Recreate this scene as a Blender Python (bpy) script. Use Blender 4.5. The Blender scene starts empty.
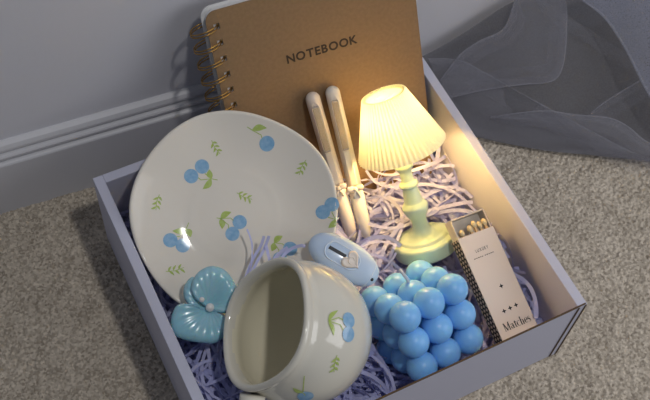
import bpy, bmesh, math, random
import numpy as np
from mathutils import Vector, Matrix
from mathutils.bvhtree import BVHTree

random.seed(7)
rng = np.random.default_rng(11)
C = bpy.context.scene.collection
SC = bpy.context.scene

# ------------------------------------------------------------------ camera
CAM_LOC = (-0.05475, -0.16124, 0.65724)
cam_d = bpy.data.cameras.new('camera')
cam_d.sensor_width = 36.0
cam_d.lens = 1064.16 / 650.0 * 36.0
cam_d.clip_start = 0.01
cam = bpy.data.objects.new('camera', cam_d)
C.objects.link(cam)
_r = [Vector((0.89456898, -0.4433518, 0.05644034)),
      Vector((-0.3563642, -0.78379645, -0.50859383)),
      Vector((0.26972373, 0.43485895, -0.85915471))]
_cm = Matrix((_r[0], -_r[1], -_r[2])).transposed().to_4x4()
_cm.translation = Vector(CAM_LOC)
cam.matrix_world = _cm
SC.camera = cam

# ------------------------------------------------------------------ world, lights, exposure
w = bpy.data.worlds.new('world')
SC.world = w
w.use_nodes = True
w.node_tree.nodes['Background'].inputs[0].default_value = (0.70, 0.80, 1.0, 1)
w.node_tree.nodes['Background'].inputs[1].default_value = 0.12


def area(name, loc, target, size, power, color):
    d = bpy.data.lights.new(name, 'AREA')
    d.energy = power
    d.size = size
    d.color = color
    o = bpy.data.objects.new(name, d)
    C.objects.link(o)
    o.location = loc
    o.rotation_euler = (Vector(target) - Vector(loc)).to_track_quat('-Z', 'Y').to_euler()
    return o


area('window_daylight', (0.72, -0.42, 0.50), (0.14, 0.06, 0.03), 0.50, 2.2, (0.98, 0.98, 1.0))
area('ceiling_light', (0.25, -0.25, 1.22), (0.10, 0.08, 0.05), 0.06, 3.3, (1.0, 0.98, 0.95))
vs = SC.view_settings
vs.view_transform = 'Standard'
vs.look = 'None'
vs.gamma = 1.0
vs.use_curve_mapping = False
vs.exposure = 0.0
LAMP_STRENGTH = 330.0

# ------------------------------------------------------------------ helpers


def mat(name, color, rough=0.5, metal=0.0, coat=0.0, trans=0.0, ior=1.45, sss=0.0, sss_r=None,
        bump=None, vary=None, sheen=0.0):
    """principled material; bump=(scale,strength,dist); vary=(scale,color2)"""
    m = bpy.data.materials.new(name)
    m.use_nodes = True
    nt = m.node_tree
    b = nt.nodes['Principled BSDF']
    b.inputs['Base Color'].default_value = (*color, 1)
    b.inputs['Roughness'].default_value = rough
    b.inputs['Metallic'].default_value = metal
    b.inputs['Coat Weight'].default_value = coat
    b.inputs['Coat Roughness'].default_value = 0.06
    b.inputs['Transmission Weight'].default_value = trans
    b.inputs['IOR'].default_value = ior
    b.inputs['Sheen Weight'].default_value = sheen
    if sss:
        b.inputs['Subsurface Weight'].default_value = sss
        b.inputs['Subsurface Radius'].default_value = sss_r or (1, 1, 1)
        b.inputs['Subsurface Scale'].default_value = 0.004
    tc = nt.nodes.new('ShaderNodeTexCoord')
    if bump:
        n = nt.nodes.new('ShaderNodeTexNoise')
        n.inputs['Scale'].default_value = bump[0]
        n.inputs['Detail'].default_value = 4
        bp = nt.nodes.new('ShaderNodeBump')
        bp.inputs['Strength'].default_value = bump[1]
        bp.inputs['Distance'].default_value = bump[2]
        nt.links.new(tc.outputs['Object'], n.inputs['Vector'])
        nt.links.new(n.outputs['Fac'], bp.inputs['Height'])
        nt.links.new(bp.outputs['Normal'], b.inputs['Normal'])
    if vary:
        n = nt.nodes.new('ShaderNodeTexNoise')
        n.inputs['Scale'].default_value = vary[0]
        n.inputs['Detail'].default_value = 5
        mx = nt.nodes.new('ShaderNodeMix')
        mx.data_type = 'RGBA'
        rp = nt.nodes.new('ShaderNodeMapRange')
        rp.inputs[1].default_value = 0.35
        rp.inputs[2].default_value = 0.65
        mx.inputs[6].default_value = (*color, 1)
        mx.inputs[7].default_value = (*vary[1], 1)
        nt.links.new(tc.outputs['Object'], n.inputs['Vector'])
        nt.links.new(n.outputs['Fac'], rp.inputs[0])
        nt.links.new(rp.outputs[0], mx.inputs[0])
        nt.links.new(mx.outputs[2], b.inputs['Base Color'])
    return m


def thin(name, color, alpha=1.0, translucent=0.5, rough=0.6):
    """thin sheet: diffuse + translucent, optionally partly see-through like net"""
    m = bpy.data.materials.new(name)
    m.use_nodes = True
    nt = m.node_tree
    nt.nodes.clear()
    out = nt.nodes.new('ShaderNodeOutputMaterial')
    d = nt.nodes.new('ShaderNodeBsdfDiffuse')
    t = nt.nodes.new('ShaderNodeBsdfTranslucent')
    d.inputs[0].default_value = (*color, 1)
    t.inputs[0].default_value = (*color, 1)
    mx = nt.nodes.new('ShaderNodeMixShader')
    mx.inputs[0].default_value = translucent
    nt.links.new(d.outputs[0], mx.inputs[1])
    nt.links.new(t.outputs[0], mx.inputs[2])
    last = mx
    if alpha < 1:
        tr = nt.nodes.new('ShaderNodeBsdfTransparent')
        m2 = nt.nodes.new('ShaderNodeMixShader')
        tc = nt.nodes.new('ShaderNodeTexCoord')
        n = nt.nodes.new('ShaderNodeTexNoise')
        n.inputs['Scale'].default_value = 900
        n.inputs['Detail'].default_value = 2
        rp = nt.nodes.new('ShaderNodeMapRange')
        rp.inputs[1].default_value = 0.3
        rp.inputs[2].default_value = 0.7
        rp.inputs[3].default_value = max(0, alpha - 0.10)
        rp.inputs[4].default_value = min(1, alpha + 0.10)
        nt.links.new(tc.outputs['Object'], n.inputs['Vector'])
        nt.links.new(n.outputs['Fac'], rp.inputs[0])
        nt.links.new(rp.outputs[0], m2.inputs[0])
        nt.links.new(tr.outputs[0], m2.inputs[1])
        nt.links.new(mx.outputs[0], m2.inputs[2])
        last = m2
    nt.links.new(last.outputs[0], out.inputs[0])
    return m


def obj(name, verts, faces, mats, parent=None, fmat=None, smooth=True, matrix=None):
    me = bpy.data.meshes.new(name)
    me.from_pydata([tuple(map(float, v)) for v in verts], [], [tuple(map(int, f)) for f in faces])
    if not isinstance(mats, (list, tuple)):
        mats = [mats]
    for m in mats:
        me.materials.append(m)
    if fmat is not None:
        for p, k in zip(me.polygons, fmat):
            p.material_index = k
    if smooth:
        me.polygons.foreach_set('use_smooth', [True] * len(me.polygons))
    me.update()
    o = bpy.data.objects.new(name, me)
    C.objects.link(o)
    if parent is not None:
        o.parent = parent
    if matrix is not None:
        o.matrix_local = matrix
    return o


def objbm(name, bm, mats, parent=None, smooth=False, matrix=None):
    bmesh.ops.recalc_face_normals(bm, faces=bm.faces)
    me = bpy.data.meshes.new(name)
    bm.to_mesh(me)
    bm.free()
    if not isinstance(mats, (list, tuple)):
        mats = [mats]
    for m in mats:
        me.materials.append(m)
    if smooth:
        me.polygons.foreach_set('use_smooth', [True] * len(me.polygons))
    o = bpy.data.objects.new(name, me)
    C.objects.link(o)
    if parent is not None:
        o.parent = parent
    if matrix is not None:
        o.matrix_local = matrix
    return o


def frame(origin, x, y, z):
    m = Matrix((Vector(x), Vector(y), Vector(z))).transposed().to_4x4()
    m.translation = Vector(origin)
    return m


def tag(o, label, cat, group=None, kind=None):
    o['label'] = label
    o['category'] = cat
    if group:
        o['group'] = group
    if kind:
        o['kind'] = kind
    return o


def thing(name, label, cat, M=None, group=None):
    o = bpy.data.objects.new(name, None)
    o.empty_display_size = 0.01
    C.objects.link(o)
    if M is not None:
        o.matrix_world = M
    return tag(o, label, cat, group)


class MB:
    """vertex/face accumulator with material indices"""

    def __init__(s):
        s.v, s.f, s.m = [], [], []

    def add(s, v, f, k=0):
        n = len(s.v)
        s.v += [tuple(p) for p in v]
        s.f += [tuple(i + n for i in q) for q in f]
        s.m += [k] * len(f)

    def build(s, name, mats, parent=None, smooth=True, matrix=None):
        return obj(name, s.v, s.f, mats, parent, s.m, smooth, matrix)


def lathe(prof, n=64, rfun=None):
    """prof: list of (r,z) revolved about z; r=0 ends are closed with a point"""
    v, f, rows = [], [], []
    for (r, z) in prof:
        if r < 1e-7:
            rows.append([len(v)])
            v.append((0, 0, z))
        else:
            row = []
            for i in range(n):
                a = 2 * math.pi * i / n
                rr = r * (rfun(a, r, z) if rfun else 1)
                row.append(len(v))
                v.append((rr * math.cos(a), rr * math.sin(a), z))
            rows.append(row)
    for a, b in zip(rows[:-1], rows[1:]):
        if len(a) == 1 and len(b) == 1:
            continue
        for i in range(n):
            j = (i + 1) % n
            if len(a) == 1:
                f.append((a[0], b[j], b[i]))
            elif len(b) == 1:
                f.append((a[i], a[j], b[0]))
            else:
                f.append((a[i], a[j], b[j], b[i]))
    return v, f


def smooth_prof(pts, k=6):
    """Catmull-Rom through profile points"""
    P = [np.array(p, float) for p in pts]
    P = [2 * P[0] - P[1]] + P + [2 * P[-1] - P[-2]]
    out = []
    for i in range(1, len(P) - 2):
        for j in range(k):
            t = j / k
            a, b, c, d = P[i - 1], P[i], P[i + 1], P[i + 2]
            q = 0.5 * (2 * b + (c - a) * t + (2 * a - 5 * b + 4 * c - d) * t * t + (3 * b - a - 3 * c + d) * t ** 3)
            out.append(q)
    out.append(P[-2])
    return [tuple(q) for q in out]


def tube(path, r, n=8, closed=False, caps=True):
    P = [Vector(p) for p in path]
    v, f = [], []
    N = len(P)
    rr = r if isinstance(r, (list, tuple)) else [r] * N
    t0 = (P[1] - P[0]).normalized()
    up = Vector((0, 0, 1)) if abs(t0.z) < 0.9 else Vector((1, 0, 0))
    s = t0.cross(up).normalized()
    for i in range(N):
        if closed:
            t = (P[(i + 1) % N] - P[i - 1]).normalized()
        else:
            t = (P[min(i + 1, N - 1)] - P[max(i - 1, 0)]).normalized()
        s = (s - t * s.dot(t)).normalized()
        u = t.cross(s)
        for k in range(n):
            a = 2 * math.pi * k / n
            v.append(P[i] + (s * math.cos(a) + u * math.sin(a)) * rr[i])
    M = N if closed else N - 1
    for i in range(M):
        i2 = (i + 1) % N
        for k in range(n):
            k2 = (k + 1) % n
            f.append((i * n + k, i * n + k2, i2 * n + k2, i2 * n + k))
    if not closed and caps:
        f.append(tuple(range(n - 1, -1, -1)))
        f.append(tuple((N - 1) * n + k for k in range(n)))
    return v, f


def box_bm(bm, lo, hi, bevel=0.0, seg=2):
    r = bmesh.ops.create_cube(bm, size=1.0)
    for q in r['verts']:
        q.co = Vector([lo[i] + (q.co[i] + 0.5) * (hi[i] - lo[i]) for i in range(3)])
    if bevel:
        es = list({e for q in r['verts'] for e in q.link_edges})
        bmesh.ops.bevel(bm, geom=es, offset=bevel, segments=seg, affect='EDGES', profile=0.5)
    return bm


def box(name, lo, hi, m, parent=None, bevel=0.0, seg=2, matrix=None):
    return objbm(name, box_bm(bmesh.new(), lo, hi, bevel, seg), m, parent, False, matrix)


def sphere(name, c, r, m, parent=None, seg=24, scale=(1, 1, 1)):
    bm = bmesh.new()
    bmesh.ops.create_uvsphere(bm, u_segments=seg, v_segments=seg // 2 + 2, radius=r)
    for q in bm.verts:
        q.co = Vector((q.co.x * scale[0] + c[0], q.co.y * scale[1] + c[1], q.co.z * scale[2] + c[2]))
    return objbm(name, bm, m, parent, True)


# ------------------------------------------------------------------ materials
M_wall = mat('wall_paint', (0.66, 0.655, 0.70), 0.75, bump=(260, 0.06, 0.001))
M_base = mat('baseboard_paint', (0.65, 0.645, 0.675), 0.45)
M_cardw = mat('white_card', (0.55, 0.56, 0.68), 0.55, bump=(500, 0.04, 0.0005))
M_cardin = mat('white_card_inside', (0.70, 0.68, 0.70), 0.6, bump=(400, 0.04, 0.0005))
M_kraftedge = mat('raw_cardboard_edge', (0.10, 0.062, 0.035), 0.85, bump=(900, 0.3, 0.0005))
M_kraft = mat('kraft_cover', (0.270, 0.168, 0.085), 0.72, bump=(900, 0.12, 0.0004), vary=(420, (0.240, 0.148, 0.074)))
M_page = mat('page_paper', (0.72, 0.72, 0.72), 0.8)
M_gold = mat('gold_wire', (0.42, 0.25, 0.075), 0.32, metal=1.0)
M_ink = mat('dark_brown_ink', (0.035, 0.020, 0.010), 0.6)
M_ceramic = mat('cream_glaze', (0.78, 0.735, 0.66), 0.07, coat=0.0)
M_ceramic.node_tree.nodes['Principled BSDF'].inputs['Specular IOR Level'].default_value = 0.22
M_ceramicin = mat('cream_glaze_mug', (0.72, 0.69, 0.60), 0.12, coat=0.5)
M_glazein = mat('olive_cream_glaze', (0.80, 0.75, 0.58), 0.14, coat=0.5)
M_cherry = mat('blue_print', (0.21, 0.42, 0.66), 0.15, coat=0.4, vary=(330, (0.32, 0.52, 0.72)))
M_leaf = mat('green_print', (0.41, 0.53, 0.12), 0.15, coat=0.4, vary=(500, (0.48, 0.60, 0.20)))
M_wax = mat('blue_wax', (0.24, 0.55, 0.98), 0.34, sss=0.35, sss_r=(0.25, 0.5, 1.0))
M_wick = mat('wick_cotton', (0.55, 0.58, 0.68), 0.9)
M_lampbody = mat('mint_cream_plastic', (0.60, 0.73, 0.54), 0.28, coat=0.2)
M_knife = mat('pale_blue_plastic', (0.49, 0.62, 0.81), 0.30, coat=0.2)
M_knifer = mat('pale_blue_rim', (0.62, 0.72, 0.86), 0.3)
M_dark = mat('dark_slot', (0.02, 0.025, 0.035), 0.5)
M_heart = mat('cream_heart', (0.78, 0.70, 0.63), 0.35)
M_pen = mat('cream_pen', (0.82, 0.78, 0.72), 0.30, coat=0.3)
M_penpink = mat('beige_pen', (0.76, 0.68, 0.61), 0.32, coat=0.3)
M_sleeve = mat('sleeve_card', (0.76, 0.66, 0.59), 0.7, bump=(700, 0.05, 0.0003))
M_band = mat('sleeve_band', (0.55, 0.44, 0.36), 0.7)
M_tray = mat('tray_card', (0.62, 0.55, 0.47), 0.8)
M_stick = mat('match_wood', (0.62, 0.42, 0.22), 0.8)
M_head = mat('match_head', (0.72, 0.58, 0.34), 0.75, bump=(1500, 0.4, 0.0003))
M_black = mat('black_print', (0.015, 0.013, 0.013), 0.6)
M_amber = mat('amber_inlay', (0.80, 0.64, 0.38), 0.2, coat=0.4)
M_pearl = mat('pearl', (0.86, 0.84, 0.82), 0.15, coat=0.8)

M_clear = bpy.data.materials.new('clear_plastic')
M_clear.use_nodes = True
_b = M_clear.node_tree.nodes['Principled BSDF']
_b.inputs['Base Color'].default_value = (0.98, 0.95, 0.90, 1)
_b.inputs['Roughness'].default_value = 0.06
_b.inputs['Transmission Weight'].default_value = 0.75
_b.inputs['IOR'].default_value = 1.35

M_petal = bpy.data.materials.new('teal_acrylic')
M_petal.use_nodes = True
_nt = M_petal.node_tree
_b = _nt.nodes['Principled BSDF']
_b.inputs['Base Color'].default_value = (0.15, 0.50, 0.62, 1)
_b.inputs['Roughness'].default_value = 0.22
_b.inputs['Coat Weight'].default_value = 0.35
_b.inputs['Transmission Weight'].default_value = 0.10
_b.inputs['Subsurface Weight'].default_value = 0.3
_b.inputs['Subsurface Scale'].default_value = 0.003
_tc = _nt.nodes.new('ShaderNodeTexCoord')
_n = _nt.nodes.new('ShaderNodeTexNoise')
_n.inputs['Scale'].default_value = 70
_mx = _nt.nodes.new('ShaderNodeMix')
_mx.data_type = 'RGBA'
_mx.inputs[6].default_value = (0.26, 0.62, 0.76, 1)
_mx.inputs[7].default_value = (0.48, 0.78, 0.88, 1)
_nt.links.new(_tc.outputs['Object'], _n.inputs['Vector'])
_nt.links.new(_n.outputs['Fac'], _mx.inputs[0])
_nt.links.new(_mx.outputs[2], _b.inputs['Base Color'])

M_shade = bpy.data.materials.new('lampshade_plastic')
M_shade.use_nodes = True
_nt = M_shade.node_tree
_nt.nodes.clear()
_o = _nt.nodes.new('ShaderNodeOutputMaterial')
_d = _nt.nodes.new('ShaderNodeBsdfDiffuse')
_t = _nt.nodes.new('ShaderNodeBsdfTranslucent')
_d.inputs[0].default_value = (0.76, 0.78, 0.58, 1)
_t.inputs[0].default_value = (0.82, 0.84, 0.72, 1)
_m = _nt.nodes.new('ShaderNodeMixShader')
_m.inputs[0].default_value = 0.135
_nt.links.new(_d.outputs[0], _m.inputs[1])
_nt.links.new(_t.outputs[0], _m.inputs[2])
_nt.links.new(_m.outputs[0], _o.inputs[0])

M_rib = M_shade.copy()
M_rib.name = 'lampshade_folded_rib'
for nd in M_rib.node_tree.nodes:
    if nd.type == 'MIX_SHADER':
        nd.inputs[0].default_value = 0.055

M_bulb = bpy.data.materials.new('bulb_glow')
M_bulb.use_nodes = True
_b = M_bulb.node_tree.nodes['Principled BSDF']
_b.inputs['Base Color'].default_value = (1, 0.9, 0.7, 1)
_b.inputs['Emission Color'].default_value = (1.0, 0.59, 0.225, 1)
_b.inputs['Emission Strength'].default_value = LAMP_STRENGTH

# carpet
M_carpet = bpy.data.materials.new('beige_carpet')
M_carpet.use_nodes = True
_nt = M_carpet.node_tree
_b = _nt.nodes['Principled BSDF']
_b.inputs['Roughness'].default_value = 0.95
_b.inputs['Sheen Weight'].default_value = 0.15
_tc = _nt.nodes.new('ShaderNodeTexCoord')
_v = _nt.nodes.new('ShaderNodeTexVoronoi')
_v.inputs['Scale'].default_value = 640
_n = _nt.nodes.new('ShaderNodeTexNoise')
_n.inputs['Scale'].default_value = 45
_n.inputs['Detail'].default_value = 6
_c1 = _nt.nodes.new('ShaderNodeMix')
_c1.data_type = 'RGBA'
_c1.inputs[6].default_value = (0.17, 0.135, 0.095, 1)
_c1.inputs[7].default_value = (0.80, 0.71, 0.59, 1)
_sp = _nt.nodes.new('ShaderNodeSeparateColor')
_nt.links.new(_tc.outputs['Object'], _v.inputs['Vector'])
_nt.links.new(_tc.outputs['Object'], _n.inputs['Vector'])
_nt.links.new(_v.outputs['Color'], _sp.inputs[0])
_ad = _nt.nodes.new('ShaderNodeMath')
_ad.operation = 'MULTIPLY_ADD'
_ad.inputs[1].default_value = 0.55
_nt.links.new(_sp.outputs[0], _ad.inputs[0])
_nm = _nt.nodes.new('ShaderNodeMath')
_nm.operation = 'MULTIPLY'
_nm.inputs[1].default_value = 0.5
_nt.links.new(_n.outputs['Fac'], _nm.inputs[0])
_nt.links.new(_nm.outputs[0], _ad.inputs[2])
_nt.links.new(_ad.outputs[0], _c1.inputs[0])
_nt.links.new(_c1.outputs[2], _b.inputs['Base Color'])
_n2 = _nt.nodes.new('ShaderNodeTexNoise')
_n2.inputs['Scale'].default_value = 1400
_bp = _nt.nodes.new('ShaderNodeBump')
_bp.inputs['Strength'].default_value = 0.5
_bp.inputs['Distance'].default_value = 0.001
_nt.links.new(_tc.outputs['Object'], _n2.inputs['Vector'])
_nt.links.new(_n2.outputs['Fac'], _bp.inputs['Height'])
_nt.links.new(_bp.outputs['Normal'], _b.inputs['Normal'])

# ------------------------------------------------------------------ the setting: carpet floor, wall, baseboard
WALL_ANG = math.radians(-4.2459)
W_ORG = Vector((0.0, 0.2513, 0.0))          # baseboard front, on the carpet
WX = Vector((math.cos(WALL_ANG), math.sin(WALL_ANG), 0))
WN = Vector((-math.sin(WALL_ANG), math.cos(WALL_ANG), 0))
WM = frame(W_ORG, WX, WN, (0, 0, 1))


def carpet():
    x0, x1, y0, y1, s = -0.36, 0.62, -0.34, 0.36, 0.00082
    nx, ny = int((x1 - x0) / s), int((y1 - y0) / s)
    cell = 0.0019
    gx, gy = int((x1 - x0) / cell) + 4, int((y1 - y0) / cell) + 4
    jit = rng.uniform(0.05, 0.95, (gx, gy, 2))
    hts = rng.uniform(0.55, 1.0, (gx, gy))
    X, Y = np.meshgrid(np.linspace(x0, x1, nx), np.linspace(y0, y1, ny), indexing='ij')
    cx = ((X - x0) / cell + 1.5)
    cy = ((Y - y0) / cell + 1.5)
    ix, iy = cx.astype(int), cy.astype(int)
    H = np.zeros_like(X)
    for dx in (-1, 0, 1):
        for dy in (-1, 0, 1):
            a = np.clip(ix + dx, 0, gx - 1)
            b = np.clip(iy + dy, 0, gy - 1)
            px = a + jit[a, b, 0]
            py = b + jit[a, b, 1]
            d2 = ((cx - px) ** 2 + (cy - py) ** 2) / 0.95 ** 2
            H = np.maximum(H, hts[a, b] * np.sqrt(np.clip(1 - d2, 0, 1)))
    wav = 0.0012 * np.sin(X * 37 + 3 * np.sin(Y * 21)) * np.sin(Y * 29 + 1.3)
    Z = -0.0040 + 0.0040 * H + wav * 0.5 + rng.normal(0, 0.00016, X.shape)
    inbox = (X > -0.004) & (X < 0.244) & (Y > -0.004) & (Y < 0.211)
    Z = np.where(inbox, np.minimum(Z, -0.0009), Z)
    co = np.stack([X, Y, Z], -1).reshape(-1, 3)
    idx = np.arange(nx * ny).reshape(nx, ny)
    q = np.stack([idx[:-1, :-1], idx[1:, :-1], idx[1:, 1:], idx[:-1, 1:]], -1).reshape(-1, 4)
    me = bpy.data.meshes.new('floor')
    me.vertices.add(len(co))
    me.vertices.foreach_set('co', co.ravel())
    me.loops.add(q.size)
    me.loops.foreach_set('vertex_index', q.ravel())
    me.polygons.add(len(q))
    me.polygons.foreach_set('loop_start', np.arange(0, q.size, 4))
    me.polygons.foreach_set('use_smooth', np.ones(len(q), bool))
    me.update()
    me.validate()
    me.materials.append(M_carpet)
    o = bpy.data.objects.new('floor', me)
    C.objects.link(o)
    o['kind'] = 'structure'
    o['label'] = 'beige cut pile carpet'


carpet()

wl = objbm('wall_back', box_bm(bmesh.new(), (-1.2, 0.009, -0.01), (1.4, 0.06, 1.2)), M_wall, None, False, WM)
wl['kind'] = 'structure'
# baseboard with a moulded top
_prof = [(0.0, -0.006), (0.0, 0.0535), (0.0006, 0.0546), (0.0016, 0.0552), (0.0040, 0.0556), (0.0042, 0.0566), (0.0022, 0.0574), (0.0018, 0.0600),
         (0.0026, 0.0612), (0.0054, 0.0618), (0.0056, 0.0628), (0.0040, 0.0638), (0.0040, 0.0660), (0.0052, 0.0690),
         (0.0074, 0.0706), (0.0092, 0.0708), (0.0092, -0.006)]
v, f = [], []
for x in (-1.2, 0.205):
    v += [(x, a, b) for a, b in _prof]
n = len(_prof)
f = [(i, i + 1, n + i + 1, n + i) for i in range(n - 1)] + [tuple(range(n, 2 * n))]
bb = obj('baseboard_back', v, f, M_base, None, None, False, WM)
bb['kind'] = 'structure'

# ------------------------------------------------------------------ gift box
BW, BD, BH, T = 0.24, 0.207, 0.0784, 0.0065
gb = thing('gift_box', 'open shallow white card gift box holding all the gifts on the carpet', 'box')
box('base_panel', (0.001, 0.001, 0.0), (BW - 0.001, BD - 0.001, 0.0028), M_cardw, gb)


def side_panel(x0, x1, lab):
    o = box('side_panel', (x0, 0, 0), (x1, BD, BH), M_cardw, gb, 0.0005, 2)
    o.data.materials.append(M_kraftedge)
    # raw kraft slits where the folded card layers meet at the front end
    for a in (x0 + 0.0003, x1 - 0.0014):
        e = box('cardboard_edge', (a, -0.0004, 0.001), (a + 0.0011, 0.0006, BH - 0.001), M_kraftedge, o)
        e['label'] = 'brown raw cardboard edge'
    return o


side_panel(0, T, 'left')
side_panel(BW - T, BW, 'right')
box('back_panel', (T, BD - T, 0), (BW - T, BD, BH), M_cardw, gb, 0.0005, 2)
fp = box('front_panel', (T * 0.5, 0.0002, 0), (BW - T * 0.72, 0.0011, BH - 0.0006), M_cardw, gb, 0.0003, 1)
e = box('cardboard_edge', (T * 0.5, 0.0001, BH - 0.0008), (BW - 0.0008, 0.0011, BH + 0.0001), M_kraftedge, fp)
e['label'] = 'brown raw cardboard edge'

SOLIDS = []      # objects that the shredded paper must keep clear of


def solid(*os):
    SOLIDS.extend(os)


# ------------------------------------------------------------------ notebook
NX, NY, NN = (0.9973, -0.0709, 0.0187), (0.0177, 0.4795, 0.8774), (-0.0712, -0.8747, 0.4794)
NB_ORG = Vector((0.08950, 0.15835, 0.01672))
NBW, NBH = 0.1396, 0.1680
NM = frame(NB_ORG, NX, NY, NN) @ Matrix.Scale(0.985, 4)
nb = thing('notebook', 'kraft brown spiral notebook with gold rings leaning upright behind the plate', 'notebook', NM)


def rounded_rect(x0, y0, x1, y1, rs, k=8):
    """rs radii for corners (x0y0, x1y0, x1y1, x0y1)"""
    pts = []
    cs = [((x0, y0), (1, 1), math.pi), ((x1, y0), (-1, 1), 1.5 * math.pi), ((x1, y1), (-1, -1), 0),
          ((x0, y1), (1, -1), 0.5 * math.pi)]
    for (c, s, a0), r in zip(cs, rs):
        if r <= 0:
            pts.append(c)
            continue
        cx, cy = c[0] + s[0] * r, c[1] + s[1] * r
        for i in range(k + 1):
            a = a0 + 0.5 * math.pi * i / k
            pts.append((cx + r * math.cos(a), cy + r * math.sin(a)))
    return pts


def prism_bm(pts, z0, z1):
    bm = bmesh.new()
    a = [bm.verts.new((x, y, z0)) for x, y in pts]
    b = [bm.verts.new((x, y, z1)) for x, y in pts]
    n = len(pts)
    bm.faces.new(a[::-1])
    bm.faces.new(b)
    for i in range(n):
        bm.faces.new((a[i], a[(i + 1) % n], b[(i + 1) % n], b[i]))
    return bm


HOLE_Y = [0.1560 - 0.0110 * k for k in range(7)]
HOLE_X = 0.0062


def cut(o, lo_hi):
    bm = bmesh.new()
    for lo, hi in lo_hi:
        box_bm(bm, lo, hi)
    c = objbm('cutter', bm, M_dark, o.parent)
    md = o.modifiers.new('cut', 'BOOLEAN')
    md.operation = 'DIFFERENCE'
    md.solver = 'EXACT'
    md.object = c
    dg = bpy.context.evaluated_depsgraph_get()
    me = bpy.data.meshes.new_from_object(o.evaluated_get(dg))
    o.modifiers.clear()
    o.data = me
    bpy.data.objects.remove(c)


r_ = 0.007
cover = objbm('front_cover', prism_bm(rounded_rect(0, 0, NBW, NBH - 0.0015, (r_, r_, r_, r_)), -0.0009, 0.0), M_kraft, nb)
bpy.context.view_layer.update()
cut(cover, [((HOLE_X - 0.0019, y - 0.0019, -0.003), (HOLE_X + 0.0019, y + 0.0019, 0.003)) for y in HOLE_Y])
pages = objbm('pages', prism_bm(rounded_rect(0.0008, 0.0006, NBW - 0.0012, NBH - 0.002, (r_,) * 4), -0.0058, -0.0013), M_page, nb)
bpy.context.view_layer.update()
cut(pages, [((HOLE_X + 0.0002, y - 0.0016, -0.02), (HOLE_X + 0.0019, y + 0.0016, 0.003)) for y in HOLE_Y])
bc = objbm('back_cover', prism_bm(rounded_rect(-0.0012, 0, NBW - 0.0006, NBH, (r_,) * 4), -0.0072, -0.0060), M_page, nb)
solid(cover, pages, bc)


def loop_wire(y):
    mb = MB()
    for dy in (-0.0013, 0.0013):
        path = []
        for i in range(41):
            t = i / 40
            a = math.radians(20) + t * math.radians(325)
            path.append((-0.0014 + 0.0088 * math.cos(a), y + dy * (0.55 + 0.9 * math.sin(t * math.pi)) - 0.0035 * math.sin(t * math.pi) ** 2 * (1 if dy > 0 else 0.4),
                         -0.0036 + 0.0078 * math.sin(a)))
        mb.add(*tube(path, 0.00048, 7))
    # the round tip that joins the two wires in the hole
    tip = []
    for i in range(9):
        a = -math.pi / 2 + math.pi * i / 8
        tip.append((HOLE_X + 0.0006 + 0.0008 * math.cos(a), y + 0.0008 * math.sin(a), -0.0020 + 0.0004 * math.cos(a)))
    mb.add(*tube(tip, 0.00048, 7))
    return mb


lp = loop_wire(0).build('binding_loop', M_gold, nb)
for k, y in enumerate(HOLE_Y):
    o = lp if k == 0 else lp.copy()
    if k:
        C.objects.link(o)
    o.parent = nb
    o.location = (0, y, 0)


def text_mesh(ch, size, extrude, bold=0.0):
    cu = bpy.data.curves.new('t', 'FONT')
    cu.body = ch
    cu.size = size
    cu.extrude = extrude
    cu.offset = bold
    o = bpy.data.objects.new('t', cu)
    C.objects.link(o)
    bpy.context.view_layer.update()
    me = bpy.data.meshes.new_from_object(o.evaluated_get(bpy.context.evaluated_depsgraph_get()))
    v = [tuple(q.co) for q in me.vertices]
    f = [tuple(p.vertices) for p in me.polygons]
    bpy.data.objects.remove(o)
    bpy.data.curves.remove(cu)
    return v, f


def lettering(word, x0, x1, y0, cap, z, name, m, parent, bold=0.0, ext=0.00012, xs=1.0):
    """letters spread evenly from x0 to x1, cap height cap"""
    size = cap / 0.73
    Ls = [text_mesh(c, size, ext, bold * size) for c in word]
    Ls = [([(p[0] * xs, p[1], p[2]) for p in v], f) for v, f in Ls]
    ws = [max(p[0] for p in v) - min(p[0] for p in v) for v, f in Ls]
    gap = ((x1 - x0) - sum(ws)) / (len(word) - 1)
    mb = MB()
    x = x0
    for (v, f), wd in zip(Ls, ws):
        mn = min(p[0] for p in v)
        mb.add([(p[0] - mn + x, p[1] + y0, p[2] + z) for p in v], f)
        x += wd + gap
    return mb.build(name, m, parent, False)


lt = lettering('NOTEBOOK', 0.0462, 0.0955, 0.1181, 0.0059, 0.00008, 'lettering', M_ink, nb, 0.026)
lt['label'] = 'dark brown NOTEBOOK lettering'

# ------------------------------------------------------------------ saucer plate
PC = (0.07079, 0.14462, 0.08227)
PX, PY, PN = (0.9917, -0.0522, 0.1172), (0.0, 0.9136, 0.4066), (-0.1283, -0.4032, 0.9061)
PR = 0.0634
PM = frame(PC, PX, PY, PN)
# things stand on an origin at their base: shift local z so that the foot is at 0
PZ = 0.0155


def plate_prof(r):
    if r < 0.022:
        return -0.0113
    if r < 0.029:
        s = (r - 0.022) / 0.007
        s = s * s * (3 - 2 * s)
        return -0.0113 + 0.0003 * s
    return -0.0110 * (1 - ((r - 0.029) / (PR - 0.029)) ** 1.65) if r < PR else 0.0


def plate_wave(a, r):
    k = max(0.0, (r / PR - 0.5) * 2)
    return 1 + 0.012 * k * math.sin(5 * a + 0.7) + 0.008 * k * math.sin(3 * a + 2.0)


def plate_z(x, y):
    r = math.hypot(x, y)
    a = math.atan2(y, x)
    k = max(0.0, (r / PR - 0.55) / 0.45)
    return plate_prof(min(r / plate_wave(a, r), PR)) + 0.0005 * k * math.sin(7 * a + 1.0) + PZ


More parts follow.
